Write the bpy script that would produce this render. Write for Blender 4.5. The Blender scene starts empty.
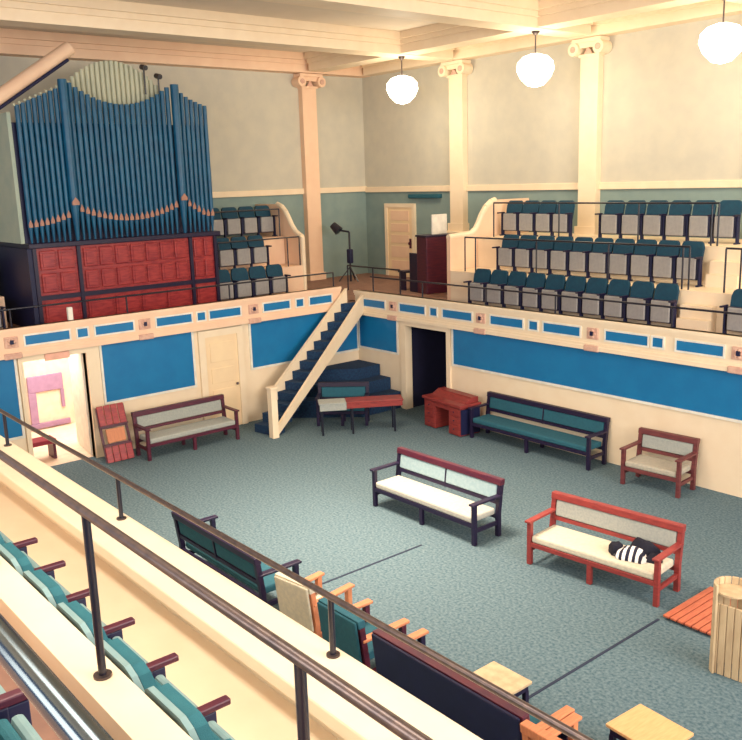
import bpy, bmesh, math, random
from mathutils import Vector, Matrix
random.seed(7)
S = bpy.context.scene
C = S.collection
PI = math.pi
# ------------------------------------------------------------------ camera, world, lights, exposure
cam_d = bpy.data.cameras.new('camera'); cam = bpy.data.objects.new('camera', cam_d); C.objects.link(cam)
yaw, pit, rol = map(math.radians, (50.487, 12.391, -1.806))
fw = Vector((-math.sin(yaw)*math.cos(pit), math.cos(yaw)*math.cos(pit), -math.sin(pit)))
rt = Vector((math.cos(yaw), math.sin(yaw), 0)); up = rt.cross(fw)
r2 = math.cos(rol)*rt + math.sin(rol)*up; u2 = -math.sin(rol)*rt + math.cos(rol)*up
cam.matrix_world = Matrix(((r2.x, u2.x, -fw.x, 0), (r2.y, u2.y, -fw.y, 0), (r2.z, u2.z, -fw.z, 5.6), (0, 0, 0, 1)))
cam_d.sensor_fit = 'HORIZONTAL'; cam_d.sensor_width = 36; cam_d.lens = 36*870.3/742; cam_d.clip_end = 200; cam_d.clip_start = .05
S.camera = cam
w = bpy.data.worlds.new('world'); S.world = w; w.use_nodes = True
w.node_tree.nodes['Background'].inputs[0].default_value = (.30, .52, 1, 1)
w.node_tree.nodes['Background'].inputs[1].default_value = .42
def area(name, loc, aim, sx, sy, power, col):
    d = bpy.data.lights.new(name, 'AREA'); d.shape = 'RECTANGLE'; d.size = sx; d.size_y = sy; d.energy = power; d.color = col
    o = bpy.data.objects.new(name, d); C.objects.link(o); o.location = loc
    o.rotation_euler = (Vector(aim)-Vector(loc)).to_track_quat('-Z', 'Y').to_euler(); return o
area('window_light_side', (5.5, 9, 6.2), (-14, 12.5, 4.5), 10, 5, 1700, (1, .92, .80))
area('window_light_rear', (-6, -4.5, 7.0), (-10, 14, 2.4), 12, 3.5, 900, (1, .92, .80))
sk = area('skylight', (-10.6, 7.6, 8.6), (-10.4, 7.7, 0), 3.0, 2.4, 400, (1, .80, .60)); sk.data.spread = math.radians(82)
area('near_gallery_fill', (-4.5, 1.2, 8.5), (-4.5, 1.4, 0), 5, 1.6, 240, (1, .93, .80))  # added unseen light that brightens the near tiers
S.view_settings.view_transform = 'Standard'; S.view_settings.look = 'None'; S.view_settings.gamma = 1
S.view_settings.use_curve_mapping = False; S.view_settings.exposure = 0.5
# ------------------------------------------------------------------ materials
def mat(name, col, rough=.6, col2=None, scale=6, bump=0, bscale=60, metal=0, spec=.4, stretch=None, emit=None):
    m = bpy.data.materials.new(name); m.use_nodes = True; nt = m.node_tree; b = nt.nodes['Principled BSDF']
    b.inputs['Roughness'].default_value = rough; b.inputs['Metallic'].default_value = metal
    b.inputs['Specular IOR Level'].default_value = spec
    tc = nt.nodes.new('ShaderNodeTexCoord'); mp = nt.nodes.new('ShaderNodeMapping')
    if stretch: mp.inputs['Scale'].default_value = stretch
    nt.links.new(tc.outputs['Object'], mp.inputs[0])
    c2 = col2 or tuple(x*.86 for x in col)
    n = nt.nodes.new('ShaderNodeTexNoise'); n.inputs['Scale'].default_value = scale; n.inputs['Detail'].default_value = 4
    r = nt.nodes.new('ShaderNodeValToRGB'); r.color_ramp.elements[0].position = .35; r.color_ramp.elements[1].position = .65
    r.color_ramp.elements[0].color = (*c2, 1); r.color_ramp.elements[1].color = (*col, 1)
    nt.links.new(mp.outputs[0], n.inputs[0]); nt.links.new(n.outputs[0], r.inputs[0]); nt.links.new(r.outputs[0], b.inputs['Base Color'])
    if bump:
        n2 = nt.nodes.new('ShaderNodeTexNoise'); n2.inputs['Scale'].default_value = bscale
        bp = nt.nodes.new('ShaderNodeBump'); bp.inputs['Strength'].default_value = bump; bp.inputs['Distance'].default_value = .01
        nt.links.new(mp.outputs[0], n2.inputs[0]); nt.links.new(n2.outputs[0], bp.inputs['Height']); nt.links.new(bp.outputs[0], b.inputs['Normal'])
    if emit:
        b.inputs['Emission Color'].default_value = (*col, 1); b.inputs['Emission Strength'].default_value = emit
    return m
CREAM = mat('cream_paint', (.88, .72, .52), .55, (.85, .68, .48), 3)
PEACH = mat('peach_warm_lit_cream', (.88, .61, .42), .55, (.85, .57, .39), 3)  # also the left-side cream trim, with warm light put into its colour
WALLUP = mat('tan_plaster', (.58, .54, .44), .8, (.53, .50, .42), 2.5, .1)
WALLLOW = mat('sage_plaster', (.24, .32, .30), .8, (.21, .29, .28), 2.5, .1)
CEIL = mat('ceiling_plaster', (.80, .68, .54), .8, (.77, .65, .51), 2)
BLUE = mat('blue_panel_paint', (.008, .175, .40), .4, (.007, .155, .37), 3)
CARPET = mat('carpet', (.135, .195, .225), .95, (.05, .10, .13), 26, .5, 180)
SEAM = mat('seam', (.02, .03, .06), .9)
GFLOOR = mat('gallery_floor', (.30, .165, .12), .7, (.24, .13, .10), 8)
TREAD = mat('stair_carpet', (.008, .022, .07), .9, (.012, .05, .11), 25)
DARK = mat('dark_wood', (.016, .008, .035), .4, (.010, .006, .03), 5, stretch=(1, 1, 8))
MAROON = mat('maroon_wood', (.10, .015, .03), .4, (.06, .01, .03), 5, stretch=(1, 1, 8))
REDWOOD = mat('red_wood', (.29, .042, .036), .42, (.21, .03, .03), 6, stretch=(1, 1, 6))
BROWNW = mat('brown_wood', (.16, .04, .04), .45, (.11, .025, .03), 5, stretch=(1, 1, 6))
ORGANW = mat('organ_mahogany', (.40, .048, .045), .3, (.24, .022, .03), 5, stretch=(1, 1, 5))
ORANGEW = mat('orange_wood', (.62, .24, .11), .5, (.52, .18, .09), 6, stretch=(8, 1, 1))
CEDAR = mat('cedar_slats', (.50, .14, .07), .6, (.40, .10, .055), 9, stretch=(8, 1, 1))
PALEW = mat('pale_wood', (.70, .43, .20), .5, (.62, .36, .16), 6, stretch=(8, 1, 1))
PALES = mat('pale_slats', (.58, .44, .27), .6, (.46, .33, .20), 9, stretch=(1, 1, .3))
BLACK = mat('black_metal', (.008, .008, .02), .28, spec=.6)
BRASS = mat('worn_rail_metal', (.12, .085, .075), .3, (.08, .06, .06), 20, metal=.6)
STEEL = mat('steel_rail', (.10, .13, .15), .18, metal=.9)
TEAL = mat('teal_upholstery', (.006, .058, .10), .8, (.006, .045, .085), 12, .3, 200)
TEALN = mat('teal_seat_cushion', (.02, .13, .16), .75, (.015, .11, .14), 12, .3, 200)
TEALP = mat('pale_teal_shell', (.24, .36, .36), .45, (.2, .32, .33), 8)
FLAP = mat('grey_seat_underside', (.33, .32, .31), .6, (.29, .28, .28), 14)
NAVY = mat('navy_frame', (.008, .010, .05), .5)
GREYF = mat('grey_fabric', (.36, .37, .34), .9, (.30, .32, .30), 30, .3, 200)
CREAMF = mat('cream_fabric', (.62, .56, .43), .9, (.52, .48, .39), 20, .3, 200)
PALEF = mat('pale_fabric', (.50, .48, .42), .9, (.43, .42, .37), 20, .3, 200)
TANF = mat('tan_fabric', (.44, .40, .32), .9, (.37, .34, .28), 20, .3, 200)
SKYF = mat('pale_blue_fabric', (.32, .44, .48), .9, (.27, .39, .44), 20, .3, 200)
DTEALF = mat('deep_teal_fabric', (.02, .11, .15), .9, (.018, .09, .13), 20, .3, 200)
PIPE = mat('teal_organ_pipe', (.007, .10, .20), .34, (.006, .075, .16), 4, spec=.35)
GOLD = mat('gilt_mouth', (.42, .20, .14), .4)
PALEP = mat('pale_organ_pipe', (.52, .52, .38), .45, (.46, .47, .35), 3)
SIDEG = mat('pale_green_panel', (.42, .48, .38), .6, (.36, .44, .36), 3)
WHITE = mat('white_paint', (.85, .80, .70), .5)
DOORC = mat('door_paint', (.90, .68, .42), .5, (.86, .64, .40), 3)
OPAL = mat('opal_glass', (1, .90, .70), .3, emit=9)
MAUVE = mat('mauve_paint', (.36, .22, .36), .6)
PINK = mat('pink_plate', (.85, .45, .33), .5)
GILTP = mat('plaster_relief', (.70, .44, .33), .6, (.6, .34, .26), 12)
VOID = mat('corridor_darkness', (.010, .010, .04), .9)  # near-black: the corridor's darkness is put into the wall colour
REDMAT = mat('red_mat', (.26, .03, .05), .9)
BLACKC = mat('black_cloth', (.008, .008, .02), .9)
HAZEL = mat('vestibule_paint', (.88, .70, .54), .7)
def stripes():
    m = bpy.data.materials.new('striped_cloth'); m.use_nodes = True; nt = m.node_tree
    t = nt.nodes.new('ShaderNodeTexCoord'); wv = nt.nodes.new('ShaderNodeTexWave'); wv.inputs['Scale'].default_value = 3.6; wv.bands_direction = 'X'
    r = nt.nodes.new('ShaderNodeValToRGB'); r.color_ramp.interpolation = 'CONSTANT'; r.color_ramp.elements[1].position = .5
    r.color_ramp.elements[0].color = (.01, .01, .03, 1); r.color_ramp.elements[1].color = (.85, .8, .78, 1)
    nt.links.new(t.outputs['Object'], wv.inputs[0]); nt.links.new(wv.outputs[0], r.inputs[0]); nt.links.new(r.outputs[0], nt.nodes['Principled BSDF'].inputs['Base Color'])
    nt.nodes['Principled BSDF'].inputs['Roughness'].default_value = .9
    return m
STRIPE = stripes()
# ------------------------------------------------------------------ mesh helpers
class MB:
    def __init__(s): s.bm = bmesh.new()
    def box(s, x0, x1, y0, y1, z0, z1, bev=0, M=None):
        g = bmesh.ops.create_cube(s.bm, size=1)['verts']
        for v in g: v.co = Vector(((x0+x1)/2+v.co.x*(x1-x0), (y0+y1)/2+v.co.y*(y1-y0), (z0+z1)/2+v.co.z*(z1-z0)))
        if bev:
            es = list({e for v in g for e in v.link_edges})
            g = [v for v in bmesh.ops.bevel(s.bm, geom=es, offset=bev, segments=2, affect='EDGES', profile=.5)['verts']]
        if M is not None:
            for v in set(g): v.co = M @ v.co
        return s
    def tube(s, p, q, r, r2=None, n=12):
        p, q = Vector(p), Vector(q); d = q-p
        M = Matrix.Translation((p+q)/2) @ d.to_track_quat('Z', 'Y').to_matrix().to_4x4()
        bmesh.ops.create_cone(s.bm, cap_ends=True, segments=n, radius1=r, radius2=r if r2 is None else r2, depth=d.length, matrix=M); return s
    def ball(s, c, r, sz=1, n=20):
        M = Matrix.Translation(c) @ Matrix.Diagonal((1, 1, sz, 1)); bmesh.ops.create_uvsphere(s.bm, u_segments=n, v_segments=n//2, radius=r, matrix=M); return s
    def prism(s, pts, a, b, axis):
        # pts: 2-D outline, extruded a..b along axis (the outline uses the two other axes in x,y,z order)
        def P(u, v, t): return {'x': (t, u, v), 'y': (u, t, v), 'z': (u, v, t)}[axis]
        lo = [s.bm.verts.new(P(u, v, a)) for u, v in pts]; hi = [s.bm.verts.new(P(u, v, b)) for u, v in pts]
        s.bm.faces.new(lo); s.bm.faces.new(hi[::-1]); n = len(pts)
        for i in range(n): s.bm.faces.new((lo[i], lo[(i+1) % n], hi[(i+1) % n], hi[i]))
        return s
    def hexa(s, P8):
        v = [s.bm.verts.new(p) for p in P8]
        for f in ((0, 1, 2, 3), (7, 6, 5, 4), (0, 4, 5, 1), (1, 5, 6, 2), (2, 6, 7, 3), (3, 7, 4, 0)): s.bm.faces.new([v[i] for i in f])
        return s
    def lathe(s, prof, c=(0, 0, 0), n=20):
        rings = [[s.bm.verts.new((c[0]+r*math.cos(2*PI*k/n), c[1]+r*math.sin(2*PI*k/n), c[2]+z)) for k in range(n)] for r, z in prof]
        for a, b in zip(rings, rings[1:]):
            for k in range(n): s.bm.faces.new((a[k], a[(k+1) % n], b[(k+1) % n], b[k]))
        s.bm.faces.new(rings[0][::-1]); s.bm.faces.new(rings[-1]); return s
    def build(s, name, m, parent=None, smooth=False):
        bmesh.ops.recalc_face_normals(s.bm, faces=s.bm.faces[:])
        me = bpy.data.meshes.new(name); s.bm.to_mesh(me); s.bm.free(); me.materials.append(m)
        if smooth:
            for p in me.polygons: p.use_smooth = True
            try: me.set_sharp_from_angle(angle=.7)
            except Exception: pass
        o = bpy.data.objects.new(name, me); C.objects.link(o)
        if parent: o.parent = parent
        return o
def tag(o, label, cat, group=None):
    o['label'] = label; o['category'] = cat
    if group: o['group'] = group
    return o
def thing(name, label, cat, loc=(0, 0, 0), rz=0, group=None):
    o = bpy.data.objects.new(name, None); C.objects.link(o); o.location = loc; o.rotation_euler = (0, 0, rz); o.empty_display_size = .1
    return tag(o, label, cat, group)
def struct(o, label=None):
    o['kind'] = 'structure'
    if label: o['label'] = label
    return o
def kids(o): return [x for x in C.objects if x.parent == o]
def dup(root, loc, rz, label, group=None):
    def cp(o, par):
        c = o.copy(); C.objects.link(c)
        if par: c.parent = par
        for k in kids(o): cp(k, c)
        return c
    r = cp(root, None); r.location = loc; r.rotation_euler = (0, 0, rz); r['label'] = label
    if group: r['group'] = group
    return r
# ------------------------------------------------------------------ structure
XA, YB = -17.4, 13.95           # lower walls
FX, FY = -17.3, 13.86           # gallery fronts
XW, YW = -22.3, 18.4            # gallery outer walls
ZG = 2.55
struct(MB().box(XA-3.4, 6, 2.9, YB+2.5, -.2, 0).build('floor', CARPET))
for k, (x, y0, y1) in enumerate(((-9.32, 2.95, 8.6), (-5.55, 2.95, 9.2))):
    fl = MB().box(x-.018, x+.018, y0, y1, 0, .006).build('trim_%d' % (k+1), SEAM); struct(fl)
m = MB(); m.box(XA-.15, XA, -1, 5.39, 0, 2.55); m.box(XA-.15, XA, 5.39, 6.71, 2.3, 2.55); m.box(XA-.15, XA, 6.71, YB+.15, 0, 2.55)
wl = struct(m.build('wall_left', CREAM))
m = MB(); m.box(XA, -15.54, YB, YB+.15, 0, 2.55); m.box(-15.54, -14.09, YB, YB+.15, 2.12, 2.55); m.box(-14.09, 6, YB, YB+.15, 0, 2.55)
wb = struct(m.build('wall_back', CREAM))
def panelA(y0, y1, z0, z1):
    MB().box(XA, XA+.02, y0, y1, z0, z1).build('blue_panel', BLUE, wl)
    f = MB()
    for a, b, c, d in ((y0-.05, y1+.05, z0-.05, z0), (y0-.05, y0, z0, z1), (y1, y1+.05, z0, z1)): f.box(XA, XA+.035, a, b, c, d)
    f.build('panel_moulding', WHITE, wl)
def panelB(x0, x1, z0, z1):
    MB().box(x0, x1, YB-.02, YB, z0, z1).build('blue_panel', BLUE, wb)
    f = MB()
    for a, b, c, d in ((x0-.05, x1+.05, z0-.05, z0), (x0-.05, x0, z0, z1), (x1, x1+.05, z0, z1)): f.box(a, b, YB-.035, YB, c, d)
    f.build('panel_moulding', WHITE, wb)
panelA(0, 5.26, .8, 2.38); panelA(7.05, 9.15, 1.15, 2.38); panelA(10.7, 13.9, 1.3, 2.38)
panelB(-17.3, -15.85, 1.38, 2.2); panelB(-13.9, 5.9, 1.38, 2.2)
# gallery outer walls, two tones split by the picture rail
wlg = struct(MB().box(XW-.2, XW, -3, YW+.2, 5.28, 9.25).build('wall_left_gallery', WALLUP))
MB().box(XW-.2, XW, -3, YW+.2, 0, 5.28).build('wainscot', WALLLOW, wlg)
wbg = struct(MB().box(XW, 6, YW, YW+.2, 5.28, 9.25).build('wall_back_gallery', WALLUP))
MB().box(XW, 6, YW, YW+.2, 0, 5.28).build('wainscot', WALLLOW, wbg)
struct(MB().box(XW, XW+.07, -3, YW, 5.20, 5.37, .012).build('trim_3', CREAM)); struct(MB().box(XW+.07, 6, YW-.07, YW, 5.17, 5.34, .012).build('trim_4', CREAM))
struct(MB().box(XW-.2, 6, -3, YW+.2, 9.25, 9.4).build('ceiling', CEIL))
# cornice beams
def beam_y(x0, x1, y0, y1, n, m_, z=8.72):
    b = MB(); b.box(x0, x1, y0, y1, z, z+.22); b.box(x0-.06, x1+.06, y0, y1, z+.22, z+.34); b.box(x0-.14, x1+.14, y0, y1, z+.34, 9.25); return struct(b.build('trim_%d' % n, m_))
def beam_x(y0, y1, x0, x1, n, m_, z=8.72):
    b = MB(); b.box(x0, x1, y0, y1, z, z+.22); b.box(x0, x1, y0-.06, y1+.06, z+.22, z+.34); b.box(x0, x1, y0-.14, y1+.14, z+.34, 9.25); return struct(b.build('trim_%d' % n, m_))
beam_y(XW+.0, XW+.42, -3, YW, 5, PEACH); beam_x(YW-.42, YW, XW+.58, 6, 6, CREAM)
for k, x in enumerate((-17.97, -13.46, -8.95, -4.45, .05)): beam_y(x-.3, x+.3, -3, YW-.58, 7+k, CREAM)
beam_x(15.9, 16.5, XW+.58, 6, 12, CREAM, 8.74); beam_x(.9, 1.5, XW+.58, 6, 13, CREAM, 8.74)
# gallery slabs and tiers, left gallery (runs along y) and back gallery (runs along x)
m = MB(); m.box(XW, FX-.05, -3, YW, 2.42, ZG); m.box(FX-.05, -17.0, FY+.12, YW, 2.42, ZG); m.box(-17.0, 6, FY+.115, YW, 2.3, ZG)
gf = struct(m.build('floor_gallery', GFLOOR))
m = MB(); m.box(XW, -19.95, 11.35, 14.1, ZG, 3.3); m.box(XW, -20.8, 11.35, 14.1, 3.3, 4.07)
m.box(XW, -19.95, 2, 6.0, ZG, 3.3); m.box(XW, -20.8, 2, 6.0, 3.3, 4.07)
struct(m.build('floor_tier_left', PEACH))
m = MB(); m.box(-15.42, 6, 15.38, YW, ZG, 3.3); m.box(-15.42, 6, 16.38, YW, 3.3, 4.07)
for k in range(2):
    m.box(-9.0, -8.35, 15.38-.3*(1-k)-.28*k*0, 15.38 if k else 15.08+.3, ZG, ZG+.25*(k+1)) if k == 0 else m.box(-9.0, -8.35, 15.2, 15.38, ZG+.25, ZG+.5)
    m.box(-9.0, -8.35, 16.08+.13*k, 16.38, 3.3+.25*k, 3.3+.25*(k+1))
struct(m.build('floor_tier_back', CREAM))
# end screens with the scrolled top
pB = [(15.4, ZG), (18.38, ZG), (18.38, 4.97), (17.1, 4.97), (16.95, 4.93), (16.75, 4.80), (16.6, 4.62), (16.48, 4.42), (16.36, 4.26), (16.18, 4.16), (15.4, 4.12)]
def screen(name, pts, a, b, axis, label):
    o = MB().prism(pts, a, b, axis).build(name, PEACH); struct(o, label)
    cp = MB(); n = len(pts)
    for i in range(3 if axis == 'x' else 2, n-1):
        (u0, v0), (u1, v1) = pts[i], pts[i+1]
        P = lambda u, v: (((a+b)/2, u, v) if axis == 'x' else (u, (a+b)/2, v))
        cp.tube(P(u0, v0), P(u1, v1), abs(b-a)*.62, n=10)
    cp.build('cap_moulding', CREAM, o); return o
screen('trim_16', pB, -15.56, -15.44, 'x', 'scroll topped end screen of the back gallery seats')
pA = [(-22.28, ZG), (-22.28, 4.97), (-21.2, 4.97), (-20.98, 4.90), (-20.8, 4.76), (-20.66, 4.58), (-20.52, 4.38), (-20.36, 4.22), (-20.16, 4.12), (-20.05, 4.08), (-20.05, ZG)]
screen('trim_17', pA, 14.14, 14.26, 'y', 'scroll topped end screen of the left gallery seats')
# gallery fronts with their blue panels and plaster reliefs
def front(n, axis, a0, a1, z0, z1, longs, smalls, orns):
    b = MB()
    def bx(mb, s, e, o0, o1, zz0, zz1, bev=0):     # o: offset out of the front, towards the hall
        if axis == 'y': mb.box(FX+o0-.12, FX+o1-.12+.12, s, e, zz0, zz1, bev)
        else: mb.box(s, e, FY-o1, FY-o0+.12, zz0, zz1, bev)
    bx(b, a0, a1, 0, 0, z0, z1)
    bx(b, a0, a1, 0, .05, z1-.07, z1); bx(b, a0, a1, 0, .025, z1-.12, z1-.07); bx(b, a0, a1, 0, .03, z0+.08, z0+.13); bx(b, a0, a1, 0, .05, z0, z0+.08)
    o = struct(b.build('trim_%d' % n, PEACH if axis == 'y' else CREAM))  # left front is peach: warm light put into the cream
    c = (z0+z1)/2+.02
    for lst, h in ((longs, .088), (smalls, .085)):
        for s, e in lst:
            p = MB(); bx(p, s, e, 0, .012, c-h, c+h); p.build('blue_panel', BLUE, o)
            f = MB(); t = .034
            bx(f, s-t, e+t, 0, .022, c+h, c+h+t); bx(f, s-t, e+t, 0, .022, c-h-t, c-h); bx(f, s-t, s, 0, .022, c-h, c+h); bx(f, e, e+t, 0, .022, c-h, c+h); f.build('panel_moulding', WHITE, o)
    for x in orns:
        p = MB(); bx(p, x-.13, x+.13, 0, .03, c-.11, c+.11, .01); bx(p, x-.17, x+.17, 0, .07, z0-.02, z0+.10, .02)
        for k in range(5):
            a = 2*PI*k/5
            pos = (FX+.03, x+.06*math.cos(a), c+.06*math.sin(a)) if axis == 'y' else (x+.06*math.cos(a), FY-.03, c+.06*math.sin(a))
            p.ball(pos, .035, n=8)
        p.build('plaster_relief', GILTP, o)
        p = MB(); bx(p, x-.035, x+.035, 0, .06, c-.035, c+.05); p.build('relief_dark_block', NAVY, o)  # raised navy block; the hollow's darkness is put into its colour
    return o
front(18, 'y', -1, 13.35, 2.40, 2.98,
      [(1.0, 1.85), (2.65, 3.5), (4.0, 4.85), (5.5, 6.38), (6.93, 7.76), (8.3, 9.14), (9.6, 10.4), (11.04, 11.78), (12.38, 13.05)],
      [(6.55, 6.76), (9.29, 9.48), (11.98, 12.18)], [2.25, 5.23, 8.02, 10.76])
front(19, 'x', -17.36, 6, 2.22, 2.83,
      [(-17.04, -16.18), (-15.63, -14.75), (-14.15, -13.24), (-12.68, -11.78), (-11.23, -10.33), (-9.73, -8.82), (-8.24, -7.36), (-6.7, -5.8)],
      [(-14.56, -14.35), (-11.6, -11.39), (-8.72, -8.51)], [-15.88, -12.97, -10.03, -7.08])
# near gallery: front with a broad ledge, tiers the viewer stands on
m = MB(); m.box(-22, 3, 2.42, 2.86, 2.72, 2.83, .015); m.box(-22, 3, 2.55, 2.8, 2.22, 2.72); m.box(-22, 3, 2.9, 3.0, 0, 2.22)
struct(m.build('wall_near', CREAM))
m = MB(); m.box(-22, 3, 1.38, 2.55, 2.4, ZG); m.box(-22, 3, 1.2, 1.38, ZG, 3.43); m.box(-22, 3, .25, .4, 3.3, 4.1)
struct(m.build('floor_near_gallery', CREAM))
struct(MB().box(-22, 3, .4, 1.2, 3.15, 3.28).build('floor_near_tier', GFLOOR)); struct(MB().box(-22, 3, -3, .25, 3.95, 4.1).build('floor_near_landing', GFLOOR))
# dark corridor behind the back doorway
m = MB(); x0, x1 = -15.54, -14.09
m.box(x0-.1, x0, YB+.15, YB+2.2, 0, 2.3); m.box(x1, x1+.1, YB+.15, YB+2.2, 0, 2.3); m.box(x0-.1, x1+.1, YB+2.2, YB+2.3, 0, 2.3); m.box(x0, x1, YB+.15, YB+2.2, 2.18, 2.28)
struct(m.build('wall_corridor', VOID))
m = MB(); m.box(x0-.14, x0+.02, YB-.05, YB+.17, 0, 2.1); m.box(x1-.02, x1+.1, YB-.05, YB+.17, 0, 2.1); m.box(x0-.14, x1+.1, YB-.05, YB+.17, 2.1, 2.2)
struct(m.build('trim_20', CREAM))
# bright vestibule beyond the left entrance
m = MB(); m.box(-20.6, -20.5, 4.6, 9.4, 0, 2.4); m.box(-20.5, XA-.15, 4.5, 4.6, 0, 2.4); m.box(-20.5, XA-.15, 9.3, 9.4, 0, 2.4); m.box(-20.5, XA-.15, 4.6, 9.3, 2.32, 2.4)
vest = struct(m.build('wall_vestibule', HAZEL))
l = bpy.data.lights.new('vestibule_fill', 'AREA'); l.shape = 'RECTANGLE'; l.size = 2.2; l.size_y = 2.2; l.energy = 85; l.color = (1, .92, .82)  # unseen light added to make the vestibule bright
lo = bpy.data.objects.new('vestibule_fill', l); C.objects.link(lo); lo.location = (-19, 7.0, 2.3); lo.parent = vest
struct(MB().box(-20.5, XA-.1, 4.6, 9.3, .0, .006).build('floor_vestibule', HAZEL))
m = MB(); m.box(XA-.17, XA+.06, 5.33, 5.42, 0, 2.28); m.box(XA-.17, XA+.06, 6.71, 6.98, 0, 2.28); m.box(XA-.17, XA+.06, 5.33, 6.98, 2.28, 2.39)
struct(m.build('trim_21', CREAM))
# ------------------------------------------------------------------ doors
d = struct(MB().box(XA, XA+.04, 9.46, 10.30, 0, 2.2).build('door_1', DOORC))
m = MB(); m.box(XA, XA+.07, 9.3, 9.46, 0, 2.2); m.box(XA, XA+.07, 10.30, 10.46, 0, 2.2); m.box(XA, XA+.07, 9.3, 10.46, 2.2, 2.36); m.build('door_frame', CREAM, d)
m = MB()
for z0, z1 in ((.2, .95), (1.1, 1.45), (1.6, 2.05)): m.box(XA+.04, XA+.055, 9.58, 10.18, z0, z1, .006)
m.build('door_panel', DOORC, d); MB().ball((XA+.09, 10.22, 1.02), .035, n=12).build('door_knob', BRASS, d)
d = struct(MB().box(-21.18, -20.02, YW-.05, YW, ZG, 4.70).build('door_2', DOORC))
m = MB(); m.box(-21.3, -21.18, YW-.08, YW, ZG, 4.7); m.box(-20.02, -19.9, YW-.08, YW, ZG, 4.7); m.box(-21.3, -19.9, YW-.08, YW, 4.70, 4.82); m.build('door_frame', CREAM, d)
m = MB()
for z0, z1 in ((2.7, 3.05), (3.15, 3.5), (3.6, 3.85), (3.95, 4.2), (4.3, 4.6)): m.box(-21.02, -20.18, YW-.065, YW-.05, z0, z1, .006)
m.build('door_panel', PEACH, d)
m = MB(); m.box(-20.16, -20.08, YW-.07, YW-.05, 3.45, 3.75); m.ball((-20.12, YW-.1, 3.6), .05, n=12); m.build('door_lock', MAROON, d)
M = Matrix.Translation((XA-.17, 6.68, 0)) @ Matrix.Rotation(math.radians(172), 4, 'Z')
d = struct(MB().box(0, 1.2, -.05, 0, .02, 2.26, .004, M).build('door_3', WHITE)); MB().box(.12, 1.08, -.056, -.05, .3, 2.1, 0, M).build('door_panel', HAZEL, d)
MB().box(1.05, 1.12, -.11, -.05, .95, 1.12, .01, M).build('door_handle', BLACK, d)
# ------------------------------------------------------------------ pilasters
def pilaster(n, loc, rz, z0):
    b = MB(); b.box(-.26, .26, -.2, 0, z0, 8.30); b.box(-.31, .31, -.26, 0, z0, z0+.22)
    o = struct(b.build('trim_%d' % n, PEACH if rz else CREAM)); o.location = loc; o.rotation_euler = (0, 0, rz)  # left pilaster carries the warm light in its paint colour
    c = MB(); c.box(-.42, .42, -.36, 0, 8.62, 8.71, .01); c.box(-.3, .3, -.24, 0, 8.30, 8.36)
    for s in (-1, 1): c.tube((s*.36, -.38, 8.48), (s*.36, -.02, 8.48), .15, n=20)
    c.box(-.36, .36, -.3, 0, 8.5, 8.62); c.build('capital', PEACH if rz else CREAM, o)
    e = MB()
    for s in (-1, 1): e.tube((s*.36, -.40, 8.48), (s*.36, -.38, 8.48), .075, n=16)
    e.prism([(-.12, 8.36), (.12, 8.36), (0, 8.54)], -.27, -.24, 'y'); e.build('volute_eye', GILTP, o)  # darker eyes put the capital's shading contrast into the colour
    return o
pilaster(22, (-17.97, YW, 0), 0, 4.05); pilaster(23, (-13.46, YW, 0), 0, 4.05); pilaster(24, (XW, 16.16, 0), PI/2, ZG); pilaster(25, (-8.95, YW, 0), 0, 4.05)
p = struct(MB().box(-18.45, -17.45, YW-.5, YW, ZG, 4.05, .02).build('trim_26', CREAM))
# ------------------------------------------------------------------ stairs
def lerp(a, b, t): return Vector(a)*(1-t)+Vector(b)*t
L0, L1 = Vector((-16.58, 10.16, 0)), Vector((-17.22, 13.5, 2.56)); R0, R1 = Vector((-15.93, 10.28, 0)), Vector((-17.05, 13.82, 2.56))
st = thing('staircase', 'steep cream staircase with dark carpeted treads climbing to the gallery corner', 'staircase', (-16.2, 10.2, 0))
def off(o): o.location = -Vector((-16.2, 10.2, 0)); return o
N = 13
for k in range(N):
    a, b = k/N, (k+1.25)/N; z1 = 2.56*(k+1)/N; m = MB(); P = []
    for z in (z1-.2, z1):
        for A, B, t in ((L0, L1, a), (R0, R1, a), (R0, R1, b), (L0, L1, b)):
            q = lerp(A, B, min(t, 1)); P.append((q.x, q.y, max(0.002, z)))
    m.hexa(P); off(m.build('tread', TREAD, st))
def stringer(A, B, w, dn, upz, mname):
    m = MB(); n = Vector((1, .28, 0)).normalized()*w; P = []
    for dz0, dz1 in ((0, 0),):
        for q0, q1 in ((A, B),):
            a0 = Vector((q0.x, q0.y, 0)); 
            P = [Vector((A.x, A.y, max(0, A.z-dn))), Vector((A.x, A.y, max(0, A.z-dn)))+n, Vector((B.x, B.y, B.z-dn))+n, Vector((B.x, B.y, B.z-dn)),
                 Vector((A.x, A.y, A.z+upz)), Vector((A.x, A.y, A.z+upz))+n, Vector((B.x, B.y, B.z+upz))+n, Vector((B.x, B.y, B.z+upz))]
    m.hexa(P); return off(m.build(mname, CREAM, st))
stringer(R0, R1, .07, .26, .2, 'stringer'); stringer(lerp(L0, L1, .17)+Vector((-.07, -.02, 0)), L1+Vector((-.07, -.02, 0)), .07, .2, .36, 'stringer')
m = MB(); m.box(R0.x-.02, R0.x+.15, R0.y-.14, R0.y+.02, 0, 1.12, .01); m.box(R0.x-.04, R0.x+.17, R0.y-.16, R0.y+.04, 1.12, 1.17, .01); off(m.build('newel_post', CREAM, st))
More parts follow.
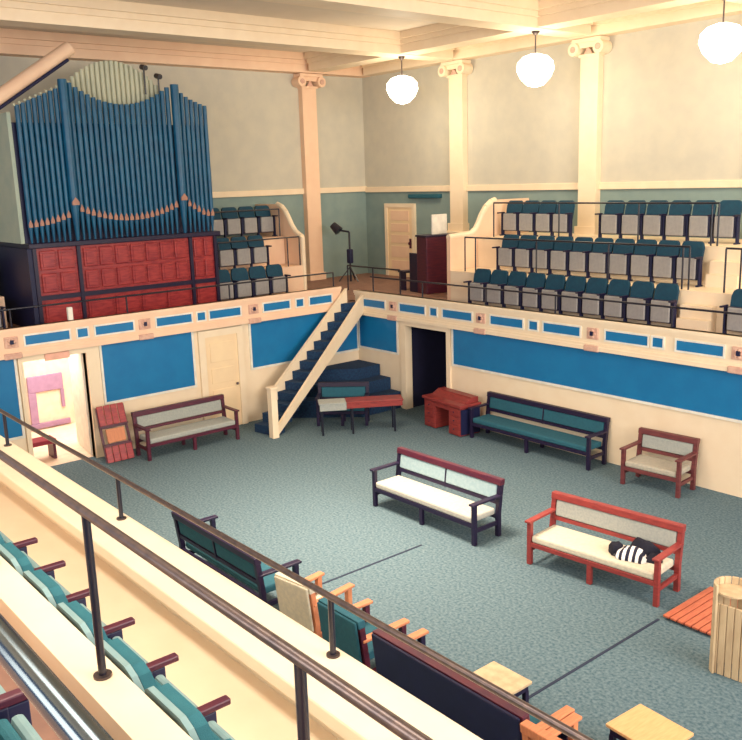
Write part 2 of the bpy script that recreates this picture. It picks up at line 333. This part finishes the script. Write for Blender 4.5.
# stepped seating in the corner; its dark wedge also stands for shade beneath the stairs
pl = thing('stepped_platform', 'dark three step platform in the corner beneath the staircase', 'platform', (-16.4, 13.3, 0))
for k, (dx, dy, h) in enumerate(((.85, 1.6, 1.0), (1.25, 2.15, .72), (1.62, 2.75, .42))):
    z0 = (.72, .42, .002)[k]
    MB().prism([(-17.37+16.4, .62), (-17.37+16.4, .62-dy), (-17.2+16.4, .62-dy), (-17.37+16.4+dx, .62-.45*dy), (-17.37+16.4+dx, .62)], z0, h, 'z').build('step', TREAD, pl)
# ------------------------------------------------------------------ railings
def railing(label, p, q, posts, z0, z1, r, mat_rail, axis, base=True, midrail=None):
    t = thing('railing', label, 'railing', (p[0], p[1], z0)); O = Vector((p[0], p[1], z0))
    MB().tube(Vector((p[0], p[1], z1))-O, Vector((q[0], q[1], z1))-O, r, n=14).build('handrail', mat_rail, t, True)
    for a in posts:
        c = Vector((a, p[1], z0)) if axis == 'x' else Vector((p[0], a, z0))
        m = MB(); m.tube(c-O+Vector((0, 0, .012)), c-O+Vector((0, 0, z1-z0-r*.6)), r*.9); m.build('post', BLACK, t, True)
        if base: m = MB(); m.tube(c-O, c-O+Vector((0, 0, .012)), r*2.0, n=16); m.build('base_flange', BRASS, t, True)
    return t
railing('black handrail on short posts along the broad cream ledge nearest the hall', (-21.5, 2.78), (2.5, 2.78), [-18.8, -15.8, -12.8, -9.75, -6.78, -3.81, -.85], 2.83, 3.21, .021, BRASS, 'x')
railing('black handrail on tall posts behind the nearest row of seats', (-21.5, 1.3), (2.5, 1.3), [-8.4, -6.77, -5.16, -3.56, -1.95, -.35], 3.43, 4.22, .021, BRASS, 'x')
railing('thick shiny steel handrail in the bottom left foreground', (-4.5, .33), (1.5, .33), [-4.2, -.3, 1.2], 4.1, 4.925, .023, STEEL, 'x')
railing('black rail along the back gallery front', (-16.8, 13.93), (5.5, 13.93), [-16.7, -14.9, -12.9, -11, -8.4, -6.9, -4.9, -2.9], 2.83, 3.2, .02, BLACK, 'x', False)
railing('black rail in front of the middle seat row of the back gallery', (-14.95, 15.42), (-8.98, 15.42), [-14.95, -14.6, -12.73, -10.82, -9.12, -8.98], 3.3, 4.14, .02, BLACK, 'x', False)
railing('black rail in front of the top seat row of the back gallery', (-14.92, 16.42), (-8.98, 16.42), [-14.92, -12.9, -10.79, -9.12, -8.98], 4.07, 4.92, .02, BLACK, 'x', False)
railing('black rail beyond the aisle at the right edge of the back gallery', (-8.25, 15.42), (-3, 15.42), [-8.25, -7.95, -5.5, -3], 3.3, 4.14, .02, BLACK, 'x', False)
railing('black rail along the left gallery front below the organ', (-17.38, -.9), (-17.38, 13.2), [.5, 3, 5.3, 7.7, 10.2, 11.8, 13.2], 2.98, 3.34, .02, BLACK, 'y', False)
railing('black rail in front of the middle seat row beside the organ', (-19.92, 11.45), (-19.92, 14.0), [11.45, 13.6, 14.0], 3.3, 4.1, .02, BLACK, 'y', False)
railing('black rail in front of the top seat row beside the organ', (-20.77, 11.45), (-20.77, 13.95), [11.45, 13.95], 4.07, 4.85, .02, BLACK, 'y', False)
railing('black rail across the gallery corner behind the stair head', (-19.2, 15.1), (-17.0, 15.1), [-19.2, -18.1, -17.0], ZG, 3.25, .022, BLACK, 'x', False)
# ------------------------------------------------------------------ theatre seats
def seat_obj(far, label, both=False):
    t = thing('theatre_seat', label, 'theatre seat')
    W = .238 if far else .215
    out = [(-W, .42), (W, .42), (W+.012, .74), (W-.02, .84), (W-.07, .875), (-W+.07, .875), (-W+.02, .84), (-W-.012, .74)]
    def shear(mb):
        for v in mb.bm.verts: v.co.y += (v.co.z-.42)*.22
        return mb
    shear(MB().prism(out, .14, .20, 'y')).build('backrest', TEAL if far else TEALN, t)
    if not far: shear(MB().prism([(u*1.03, z+.012) for u, z in out], .205, .235, 'y')).build('back_shell', TEALP, t)
    MB().box(-.205, .205, .0, .05, .14, .56, .02).build('seat', FLAP if far else TEALP, t); MB().box(-.235 if far else -.2, .235 if far else .2, .055, .11, .12, .57, .02).build('seat_cushion_backing', NAVY if far else TEALN, t)  # far seats: wide navy backing added to darken the gaps between flaps
    for s in ((-1, 1) if both else (-1,)):
        x = s*.2725
        m = MB(); m.box(x-.02, x+.02, .03, .13, 0, .56, .008); m.box(x-.028, x+.028, -.02, .16, 0, .03); m.build('leg', NAVY, t)
        if not far: MB().box(x-.018, x+.018, -.04, .035, .45, .556, .005).build('arm_bracket', NAVY, t)
        MB().box(x-.025, x+.025, -.12, .13, .56, .595, .008).build('armrest', DARK if far else MAROON, t)
    return t
ORD = ['first', 'second', 'third', 'fourth', 'fifth', 'sixth', 'seventh', 'eighth', 'ninth', 'tenth', 'eleventh', 'twelfth', 'thirteenth']
far1 = far2 = None
def far_seat(loc, rz, label, group, last):
    global far1, far2
    src = far2 if last else far1
    if src is None:
        src = seat_obj(True, label, last); src.location = loc; src.rotation_euler = (0, 0, rz); src['group'] = group
        if last: far2 = src
        else: far1 = src
        return src
    return dup(src, loc, rz, label, group)
def row(pts, rz, where, group):
    for i, (x, y, z, last) in enumerate(pts): far_seat((x, y, z), rz, 'folded teal seat, %s from left, %s' % (ORD[i], where), group, last)
def rowx(xs, y, z, brk=()): return [(x, y, z, i == len(xs)-1 or i in brk) for i, x in enumerate(xs)]
r1 = [-14.22+.543*k for k in range(10)]; r2 = [-14.17+.532*k for k in range(10)]; r3 = [-14.95+.53*k for k in range(4)]+[-11.97+.552*k for k in range(5)]+[-9.2]
row(rowx(r1, 15.02, ZG), 0, 'front row of the back gallery', 'front row seats of the back gallery')
row(rowx(r2, 15.97, 3.3), 0, 'middle row of the back gallery', 'middle row seats of the back gallery')
row(rowx(r3, 17.02, 4.07, (3,)), 0, 'top row of the back gallery', 'top row seats of the back gallery')
row(rowx([-7.75, -7.2], 15.02, ZG), 0, 'beyond the right aisle of the back gallery', 'seats beyond the right aisle')
def rowy(x, ys, z): return [(x, y, z, i == len(ys)-1) for i, y in enumerate(ys)]
row(rowy(-19.5, [11.7+.545*k-.33 for k in range(4)], ZG), PI/2, 'front row beside the organ', 'front row seats beside the organ')
row(rowy(-20.36, [11.42+.53*k for k in range(4)], 3.3), PI/2, 'middle row beside the organ', 'middle row seats beside the organ')
row(rowy(-21.2, [11.65+.545*k for k in range(5)], 4.07), PI/2, 'top row beside the organ', 'top row seats beside the organ')
row(rowy(-19.5, [5.0, 5.545], ZG), PI/2, 'short row left of the organ', 'seats left of the organ')
near = seat_obj(False, 'x'); near_end = None
xs = [-6.38+.535*k for k in range(8)]
for i, x in enumerate(xs):
    lab = 'worn teal seat seen from behind, %s from left in the nearest row' % ORD[i]
    if i == 0: o = near; o.location = (x, 1.74, ZG); o.rotation_euler = (0, 0, PI); o['label'] = lab; o['group'] = 'seats of the nearest row'
    else: dup(near, (x, 1.74, ZG), PI, lab, 'seats of the nearest row')
for i, x in enumerate((-3.25, -2.7)):
    dup(near, (x+.03, .76, 3.28), PI, ['teal seat cut off by the left edge, its brown armrest in the lower left corner', 'teal seat right of the brown armrest beneath the steel handrail, lower left corner'][i], 'seats of the second nearest row')
# ------------------------------------------------------------------ benches
def bench(name, label, cat, loc, rz, L, D, wood, seatm, backm, npan=1, armz=.65, backz=.92, midleg=True, top=None, group=None, seath=.43, solid=None, arm=None):
    t = thing(name, label, cat, loc, rz, group); h = L/2; d = D/2; p = .07
    for sx in (-1, 1):
        x = sx*(h-p/2)
        MB().box(x-p/2, x+p/2, -d, -d+p, 0, armz, .008).build('leg', wood, t)
        MB().prism([(d-p, 0), (d, 0), (d, .4), (d+.07, backz), (d-p+.07, backz), (d-p, .4)], x-p/2, x+p/2, 'x').build('leg', wood, t)
        MB().box(x-.05, x+.05, -d-.04, d+.02, armz, armz+.035, .01).build('armrest', arm or wood, t)  # arm: lighter wood, with light reflected on the armrest put into its colour
        MB().box(x-.02, x+.02, -d+p, d-p, .2, .26).build('side_rail', wood, t)
    if midleg:
        for y in (-d+.035, d-.035): MB().box(-.035, .035, y-.03, y+.03, 0, seath-.13, .006).build('leg', wood, t)
    for a, b in ((-d+.005, -d+.05), (d-.05, d-.005)): MB().box(-h+p, h-p, a, b, seath-.15, seath-.08, .006).build('seat_rail', wood, t)
    MB().box(-h+p+.005, h-p-.005, -d+.01, d-.06, seath-.08, seath+.03, .03).build('seat', seatm, t)
    def sh(mb):
        for v in mb.bm.verts: v.co.y += max(0, v.co.z-.4)*.07/.52
        return mb
    sh(MB().box(-h-.006, h+.006, d-p-.014, d+.014, backz-.085, backz+.012, .01)).build('top_rail', top or wood, t)
    sh(MB().box(-h+p, h-p, d-p+.01, d-.01, seath+.09, seath+.15, .006)).build('back_rail', wood, t)
    if solid: sh(MB().box(-h+.01, h-.01, d+.016, d+.05, seath-.1, backz+.0, .02)).build('back_cover', solid, t)
    ww = (L-2*p)/npan
    for k in range(npan):
        a = -h+p+k*ww+.012; sh(MB().box(a, a+ww-.024, d-p, d-.02, seath+.16, backz-.09, .02)).build('back_cushion', backm, t)
        if k: sh(MB().box(a-.03, a+.006, d-p+.005, d-.005, seath+.09, backz-.08)).build('back_post', wood, t)
    return t
A6 = math.radians(5.5)
bench('bench', 'red wooden bench with cream seat and striped cloth on it, middle of the floor', 'bench', (-6.78, 9.68, 0), A6, 2.05, .66, REDWOOD, CREAMF, GREYF, 1)
bench('bench', 'dark bench with two pale blue back panels, alone in the middle of the floor', 'bench', (-9.92, 9.44, 0), math.radians(.5), 2.42, .62, DARK, PALEF, SKYF, 2, top=MAROON)
bench('bench', 'long dark bench with deep teal upholstery against the blue panelled wall', 'bench', (-11.19, 13.55, 0), 0, 3.14, .58, DARK, DTEALF, DTEALF, 2)
bench('armchair', 'wide red brown armchair with grey cushions against the cream wall', 'chair', (-8.24, 13.42, 0), math.radians(4), 1.14, .62, BROWNW, TANF, GREYF, 1, midleg=False, armz=.66)
bench('bench', 'dark bench with grey green cushions between the slatted chair and cream door', 'bench', (-16.62, 8.5, 0), PI/2, 2.2, .6, MAROON, GREYF, GREYF, 1)
bench('bench', 'black bench with two teal back panels seen from behind beyond the ledge', 'bench', (-10.05, 5.72, 0), PI, 2.25, .6, DARK, DTEALF, DTEALF, 2)
bench('bench', 'long black bench with maroon top rail seen from behind beyond the ledge', 'bench', (-5.5, 5.68, 0), PI, 2.05, .62, DARK, DTEALF, NAVY, 2, top=MAROON, solid=NAVY, arm=ORANGEW)  # orange arms: light from above is put into the wood colour
bench('armchair', 'teal backed armchair with brown arms seen from behind at the rail post', 'chair', (-7.13, 5.68, 0), PI, .72, .62, MAROON, DTEALF, DTEALF, 1, midleg=False, top=DTEALF, solid=DTEALF, arm=ORANGEW)
bench('armchair', 'white backed armchair with reddish arms between black bench and teal armchair', 'chair', (-8.15, 5.74, 0), PI+math.radians(8), .6, .64, ORANGEW, CREAMF, CREAMF, 1, midleg=False, top=CREAMF, solid=CREAMF)
bench('armchair', 'orange wooden armchair cut off by the bottom edge beneath the rail', 'chair', (-4.0, 5.62, 0), PI, .86, .66, ORANGEW, CREAMF, ORANGEW, 1, midleg=False)
bench('bench', 'dark bench with teal seat set across the corner beneath the staircase', 'bench', (-15.66, 12.03, 0), math.radians(46), 1.2, .46, DARK, DTEALF, DTEALF, 1)
# cloth on the red bench
t = thing('cloth', 'crumpled black and white striped cloth on the red bench seat', 'cloth', (-6.30, 9.68, .462), math.radians(15))
def blob(cx, cy, rx, ry, rz, seed, m_, nm, par):
    rnd = random.Random(seed); mb = MB(); mb.ball((0, 0, 0), 1, n=18)
    for v in mb.bm.verts:
        v.co *= 1+.16*math.sin(v.co.x*5+seed)*math.cos(v.co.y*4)+rnd.uniform(-.04, .04)
        v.co = Vector((cx+v.co.x*rx, cy+v.co.y*ry, max(0, v.co.z)*rz+.002))
    return mb.build(nm, m_, par, True)
blob(.02, -.02, .24, .17, .15, 1, STRIPE, 'striped_fold', t); blob(.12, .14, .23, .12, .22, 3, BLACKC, 'black_fold', t); blob(-.21, .03, .11, .12, .16, 5, BLACKC, 'black_fold', t); blob(.3, .02, .12, .1, .1, 8, BLACKC, 'black_fold', t)
# ------------------------------------------------------------------ desk and tables
t = thing('writing_desk', 'red wooden writing desk with drawers between dark doorway and long bench', 'desk', (-13.5, 13.45, 0), math.radians(-6))
MB().box(-.68, .68, -.32, .3, .66, .72, .01).build('desk_top', REDWOOD, t)
for s in (-1, 1): MB().box(s*.44-.2, s*.44+.2, -.28, .28, .02, .66, .008).build('pedestal', REDWOOD, t)
MB().box(-.24, .24, .2, .24, .2, .66).build('modesty_panel', REDWOOD, t)
MB().box(-.24, .24, -.28, .0, .54, .66, .006).build('drawer', REDWOOD, t)
for s in (-1, 1):
    for k in range(3):
        o = MB().box(s*.44-.17, s*.44+.17, -.295, -.28, .07+k*.195, .24+k*.195, .005).build('drawer', REDWOOD, t); MB().ball((s*.44, -.305, .155+k*.195), .016, n=8).build('knob', DARK, o)
MB().box(.645, .665, -.27, .27, .05, .62).build('side_panel', NAVY, t)  # added sheet: the desk's dark right side is put into navy colour
m = MB(); m.box(-.6, .6, .08, .28, .72, .84, .008); m.prism([(-.12, .72), (.08, .72), (.08, .82)], -.6, .6, 'x'); m.build('letter_rack', REDWOOD, t)
t = thing('side_table', 'long narrow table with red apron and grey left end before the corner benches', 'table', (-14.84, 11.9, 0), math.radians(57))
MB().box(-.33, .95, -.22, .22, .72, .76, .008).build('table_top', REDWOOD, t); MB().box(-.33, .93, -.21, -.17, .61, .72).build('apron', REDWOOD, t)
MB().box(-.95, -.335, -.22, .22, .72, .755, .008).build('table_top', GREYF, t); MB().box(-.93, -.335, -.21, -.17, .58, .72).build('apron', GREYF, t)
for sx in (-.88, -.2, .75):
    for y in (-.14, .18): MB().box(sx-.022, sx+.022, y-.022, y+.022, 0, .72).build('leg', BLACK, t)
def small_table(name, label, loc, rz, sx, sy, h, m_):
    t = thing(name, label, 'table', loc, rz); MB().box(-sx/2, sx/2, -sy/2, sy/2, h-.035, h, .008).build('table_top', m_, t)
    MB().box(-sx/2+.03, sx/2-.03, -sy/2+.03, sy/2-.03, h-.11, h-.035).build('apron', DARK, t)
    for a in (-1, 1):
        for b in (-1, 1): MB().box(a*(sx/2-.05)-.025, a*(sx/2-.05)+.025, b*(sy/2-.05)-.025, b*(sy/2-.05)+.025, 0, h-.11).build('leg', DARK, t)
    return t
small_table('side_table', 'light wooden topped square table at the bottom right edge', (-3.98, 6.52, 0), math.radians(-4), .60, .52, .5, PALEW)
small_table('side_table', 'tan topped low table beyond the long black bench', (-5.55, 6.22, 0), 0, .54, .36, .44, PALES)
# slatted mats
t = thing('duckboard', 'flat reddish slatted duckboard lying on the carpet by the red bench', 'duckboard', (-5.52, 9.24, 0), 0)
for k in range(9): MB().box(k*.1+.004, k*.1+.088, 0, 1.15, .035, .065, .006).build('slat', CEDAR, t)
for y in (.06, .56, 1.04): MB().box(0, .9, y, y+.06, 0, .035).build('cross_batten', MAROON, t)
t = thing('slatted_screen', 'pale slatted wooden screen rolled upright at the right edge', 'screen', (-4.28, 8.62, 0), 0)
for k in range(15):     # a tambour standing on end: a curl at the left that runs on as a nearly straight wing
    if k < 8:
        a = PI*.35+k*.42; c = (-.08+.19*math.cos(a), .1+.19*math.sin(a)); rz = a+PI/2
    else:
        c = (-.19+(k-8)*.082, -.03-(k-8)*.004+.012*(k-8)); rz = .1
    hgt = 1.08 if k < 8 else .86
    M = Matrix.Translation((c[0], c[1], 0)) @ Matrix.Rotation(rz, 4, 'Z'); MB().box(-.036, .036, -.014, .014, .003, hgt, .006, M).build('slat', PALES, t)
M = Matrix.Translation((-.08, .1, 0)); MB().tube((-.08, .1, .98), (-.08, .1, 1.0), .172, n=24).build('end_disc', PALES, t)
# folding slatted chair against the left wall
t = thing('slatted_chair', 'reddish folded slatted chair leaning against the wall beside the bright entrance', 'chair', (-16.72, 6.98, 0), PI/2)
ML = Matrix.Rotation(math.radians(-17), 4, 'X')
for k in range(4):
    x = -.29+.148*k
    MB().box(x, x+.135, -.015, .015, .80, 1.22, .008, ML).build('slat', ORGANW, t); MB().box(x, x+.135, -.015, .015, .03, .36, .008, ML).build('slat', ORGANW, t)
m = MB(); m.box(-.31, .31, .015, .05, .74, .80, 0, ML); m.box(-.31, .31, .015, .05, .36, .42, 0, ML); m.box(-.31, -.26, .015, .05, .05, 1.2, 0, ML); m.box(.26, .31, .015, .05, .05, 1.2, 0, ML)
m.box(-.31, .31, -.03, .0, .77, .80, 0, ML); m.box(-.31, .31, -.03, .0, .36, .39, 0, ML); m.build('frame', MAROON, t); MB().box(-.2, .2, -.03, .015, .43, .72, .01, ML).build('seat', ORANGEW, t)
# ------------------------------------------------------------------ organ
OX = -19.4
org = thing('pipe_organ', 'great organ of teal pipes above a carved mahogany case', 'organ', (OX, 8.85, ZG))
def oo(o): o.location = (-OX, -8.85, -ZG); return o
m = MB(); m.box(-21.9, OX+.08, 6.5, 11.04, ZG, 4.34); oo(m.build('case', ORGANW, org))
m = MB(); m.box(-21.9, OX+.18, 6.42, 11.14, 4.34, 4.45, .015); oo(m.build('impost', DARK, org))
m = MB(); m.box(OX+.08, OX+.13, 6.5, 11.04, 3.2, 3.3); 
for y in (6.5, 7.48, 10.28, 10.96): m.box(OX+.08, OX+.14, y, y+.08, ZG, 4.34)
oo(m.build('stile', DARK, org))
def opanels(y0, y1, n, z0, z1):
    for k in range(n):
        a = y0+(y1-y0)*k/n; b = y0+(y1-y0)*(k+1)/n
        o = oo(MB().box(OX+.08, OX+.125, a+.03, b-.03, z0, z1, .02).build('panel', ORGANW, org)); MB().box(OX+.125, OX+.14, a+.08, b-.08, z0+.06, z1-.06, .008).build('panel_field', ORGANW, o)
for z0, z1 in ((3.36, 3.78), (3.86, 4.28)): opanels(6.62, 7.44, 2, z0, z1); opanels(10.38, 10.94, 2, z0, z1); opanels(7.6, 10.24, 7, z0, z1)
opanels(7.6, 10.24, 4, 2.62, 3.14); opanels(6.62, 7.44, 1, 2.62, 3.14); opanels(10.38, 10.94, 1, 2.62, 3.14)
oo(MB().box(-21.9, OX+.1, 6.40, 6.5, ZG, 4.34).build('side_panel', NAVY, org)); oo(MB().box(-21.9, OX-.1, 6.36, 6.44, 4.45, 7.2).build('side_panel', SIDEG, org))
oo(MB().box(-21.9, OX-.12, 6.45, 11.06, 4.45, 7.0).build('chest', NAVY, org))
def ptop(y):
    if y < 7.45: return 7.30+(y-6.45)*.42
    if y < 7.66 or (10.12 < y < 10.34): return 7.9
    if y <= 10.12: return 7.42+.48*((y-8.9)/1.25)**2
    u = (y-10.34)/.86; return 7.86-.46*math.sqrt(max(0, u))
def pmouth(y):
    if 7.45 <= y < 7.66 or 10.12 < y < 10.34: return 5.30
    if y < 7.45: return 4.86+.18*max(0, (y-6.45))**2
    if y <= 10.12: return 4.90+.28*((y-8.9)/1.25)**2
    return 5.2-.3*min(1, (y-10.34)/.5)
def opipe(y, r, x=OX):
    zt, zm = ptop(y), pmouth(y)
    m = MB(); m.lathe([(r*.35, 4.45), (r, zm-.06), (r, zm+.1), (r, zt)], (x, y, 0), 14); p = oo(m.build('pipe', PIPE, org, True))
    q = MB(); q.prism([(y-r*.8, zm-.07), (y+r*.8, zm-.07), (y+r*.8, zm), (y, zm+.1), (y-r*.8, zm)], x+r*.55, x+r*1.06, 'x'); o = q.build('mouth', GOLD, p)
    return p
y = 6.5
while y < 7.44: opipe(y+.06, .052); y += .122
opipe(7.56, .10, OX+.06); opipe(10.23, .10, OX+.06)
n = 19
for k in range(n): opipe(7.73+(10.06-7.73)*k/(n-1), .055)
y = 10.36
while y < 10.98: opipe(y+.06, .052); y += .122
for k in range(21):
    y = 7.72+(10.08-7.72)*k/20; zt = 8.40-.62*((y-8.9)/1.2)**2
    oo(MB().tube((OX-.35, y, 7.0), (OX-.35, y, zt), .054, n=12).build('rear_pipe', PALEP, org, True))
m = MB()
for k in range(9): yy = 6.5+k*.118; m.ball((OX+.02, yy, ptop(yy)+.03), .035, n=8)
oo(m.build('beading', PALEP, org))
t = thing('tube', 'long peach tube slanting above the left end of the organ pipes', 'tube', (OX-.1, 7.05, 8.0))
MB().tube((0, -.98, -.62), (0, .82, .58), .15, n=20).build('tube_body', PEACH, t, True); MB().tube((0, -1.02, -.65), (0, -.97, -.617), .11, n=16).build('end_cap', WHITE, t); MB().tube((.1, -.98, -.82), (.1, .72, .32), .035).build('support_bar', NAVY, t)
tag(t, t['label'], 'tube')
for y, z, lab in ((9.62, 8.28, 'small dark spotlight at the top right of the pale pipes'), (9.97, 8.1, 'small dark spotlight beside the right pipe tower')):
    t = thing('spotlight', lab, 'spotlight', (OX-.2, y, z)); MB().tube((-.1, 0, .02), (.1, 0, -.02), .06, n=14).build('housing', BLACK, t); MB().tube((0, 0, -.6), (0, 0, 0), .02).build('bracket', BLACK, t)
tag(MB().box(-17.42, -17.34, 6.42, 6.52, 2.985, 3.25, .01).build('marker_post', WHITE), 'small white post standing on the gallery front below the organ', 'post')
# ------------------------------------------------------------------ gallery corner things
t = thing('organ_console', 'dark red organ console with white sheets by the back gallery end', 'organ console', (-17.15, 16.35, ZG), math.radians(-12))
MB().box(-.02, .48, -.42, .42, 0, 1.5, .02).build('body', MAROON, t); MB().box(-.42, -.022, -.335, .335, .72, .86, .01).build('key_desk', DARK, t); MB().box(-.4, -.05, -.32, .32, .86, .9).build('keys', WHITE, t)
for s in (-1, 1): MB().box(-.42, -.022, s*.38-.04, s*.38+.04, 0, 1.05, .01).build('cheek', DARK, t)
M = Matrix.Translation((-.08, 0, 1.05)) @ Matrix.Rotation(math.radians(12), 4, 'Y'); MB().box(-.01, .01, -.35, .35, 0, .4, 0, M).build('sheet_music', WHITE, t)
MB().box(-.04, .5, -.45, .45, 1.5, 1.55, .01).build('lid', DARK, t)
t = thing('organ_bench', 'low dark bench in front of the organ console', 'bench', (-17.95, 16.45, ZG), math.radians(-12)); MB().box(-.18, .18, -.4, .4, .48, .53, .01).build('seat', DARK, t)
for s in (-1, 1): MB().box(-.15, .15, s*.34-.02, s*.34+.02, 0, .48).build('leg', DARK, t)
tag(MB().box(-16.95, -16.9, 16.2, 16.75, 4.10, 4.62, .01).build('music_board', WHITE), 'white board standing on top of the organ console', 'board')
t = thing('spotlight_stand', 'dark lamp on a tall stand in the gallery corner by the door', 'stage lamp', (-20.9, 16.55, ZG))
m = MB(); m.tube((0, 0, .0), (0, 0, 1.5), .03)
m.build('pole', BLACK, t, True)
for k in range(3): a = 2*PI*k/3; MB().tube((0, 0, .45), (.36*math.cos(a), .36*math.sin(a), .012), .018, n=8).build('leg', BLACK, t)
MB().tube((0, 0, 1.5), (-.28, -.22, 1.56), .03).build('arm', BLACK, t); MB().tube((-.24, -.2, 1.52), (-.42, -.3, 1.72), .15, .11, n=18).build('lamp_head', BLACK, t); MB().box(-.09, .09, -.07, .07, .55, .98, .03).build('hanging_bag', NAVY, t)
tag(MB().box(-20.1, -18.75, YW-.16, YW, 4.98, 5.1, .02).build('wall_shelf', DTEALF), 'narrow teal shelf on the wall above the gallery door', 'shelf')
tag(MB().box(XA+.065, XA+.10, 5.85, 6.35, 2.24, 2.38, .008).build('sign_plate', PINK), 'small pink sign plate above the bright entrance', 'sign')
# vestibule contents
t = thing('arch_frame', 'mauve arched frame on the far wall of the bright entrance lobby', 'frame', (-20.44, 6.85, .16))
MB().box(-.05, .0, -.42, .42, .75, 1.15, .02).build('arch_head', MAUVE, t); MB().box(-.05, .0, -.42, -.24, 0, .75, .01).build('arch_leg', MAUVE, t); MB().box(-.05, .0, .34, .42, .3, .75, .01).build('arch_leg', MAUVE, t); MB().box(-.05, .02, -.45, .5, -.12, .0, .01).build('sill', MAUVE, t)
t = thing('lobby_bench', 'low red bench just inside the bright entrance', 'bench', (-18.1, 5.75, 0), PI/2); MB().box(-.35, .35, -.2, .2, .35, .45, .02).build('seat', REDMAT, t)
for s in (-1, 1): MB().box(s*.3-.03, s*.3+.03, -.17, .17, 0, .35).build('leg', MAROON, t)
# ------------------------------------------------------------------ pendant lamps
for x, lab in ((-17.97, 'leftmost of the three glowing pendant lamps'), (-13.46, 'middle of the three glowing pendant lamps, left of the tall pilaster'), (-8.98, 'rightmost of the three glowing pendant lamps, by the right edge')):
    t = thing('pendant_lamp', lab, 'lamp', (x, 16.2, 8.735), 0, 'pendant lamps under the ceiling beams')
    MB().lathe([(.03, -.10), (.09, -.04), (.10, 0)]).build('canopy', BRASS, t, True); MB().tube((0, 0, -.5), (0, 0, -.09), .016, n=10).build('rod', BRASS, t)
    MB().lathe([(.02, -1.22), (.18, -1.18), (.34, -1.02), (.42, -.84), (.40, -.68), (.28, -.56), (.10, -.50)]).build('globe', OPAL, t, True)
    d = bpy.data.lights.new('bulb', 'POINT'); d.energy = 75; d.color = (1, .86, .62); d.shadow_soft_size = .4
    o = bpy.data.objects.new('bulb', d); C.objects.link(o); o.parent = t; o.location = (0, 0, -1.75)
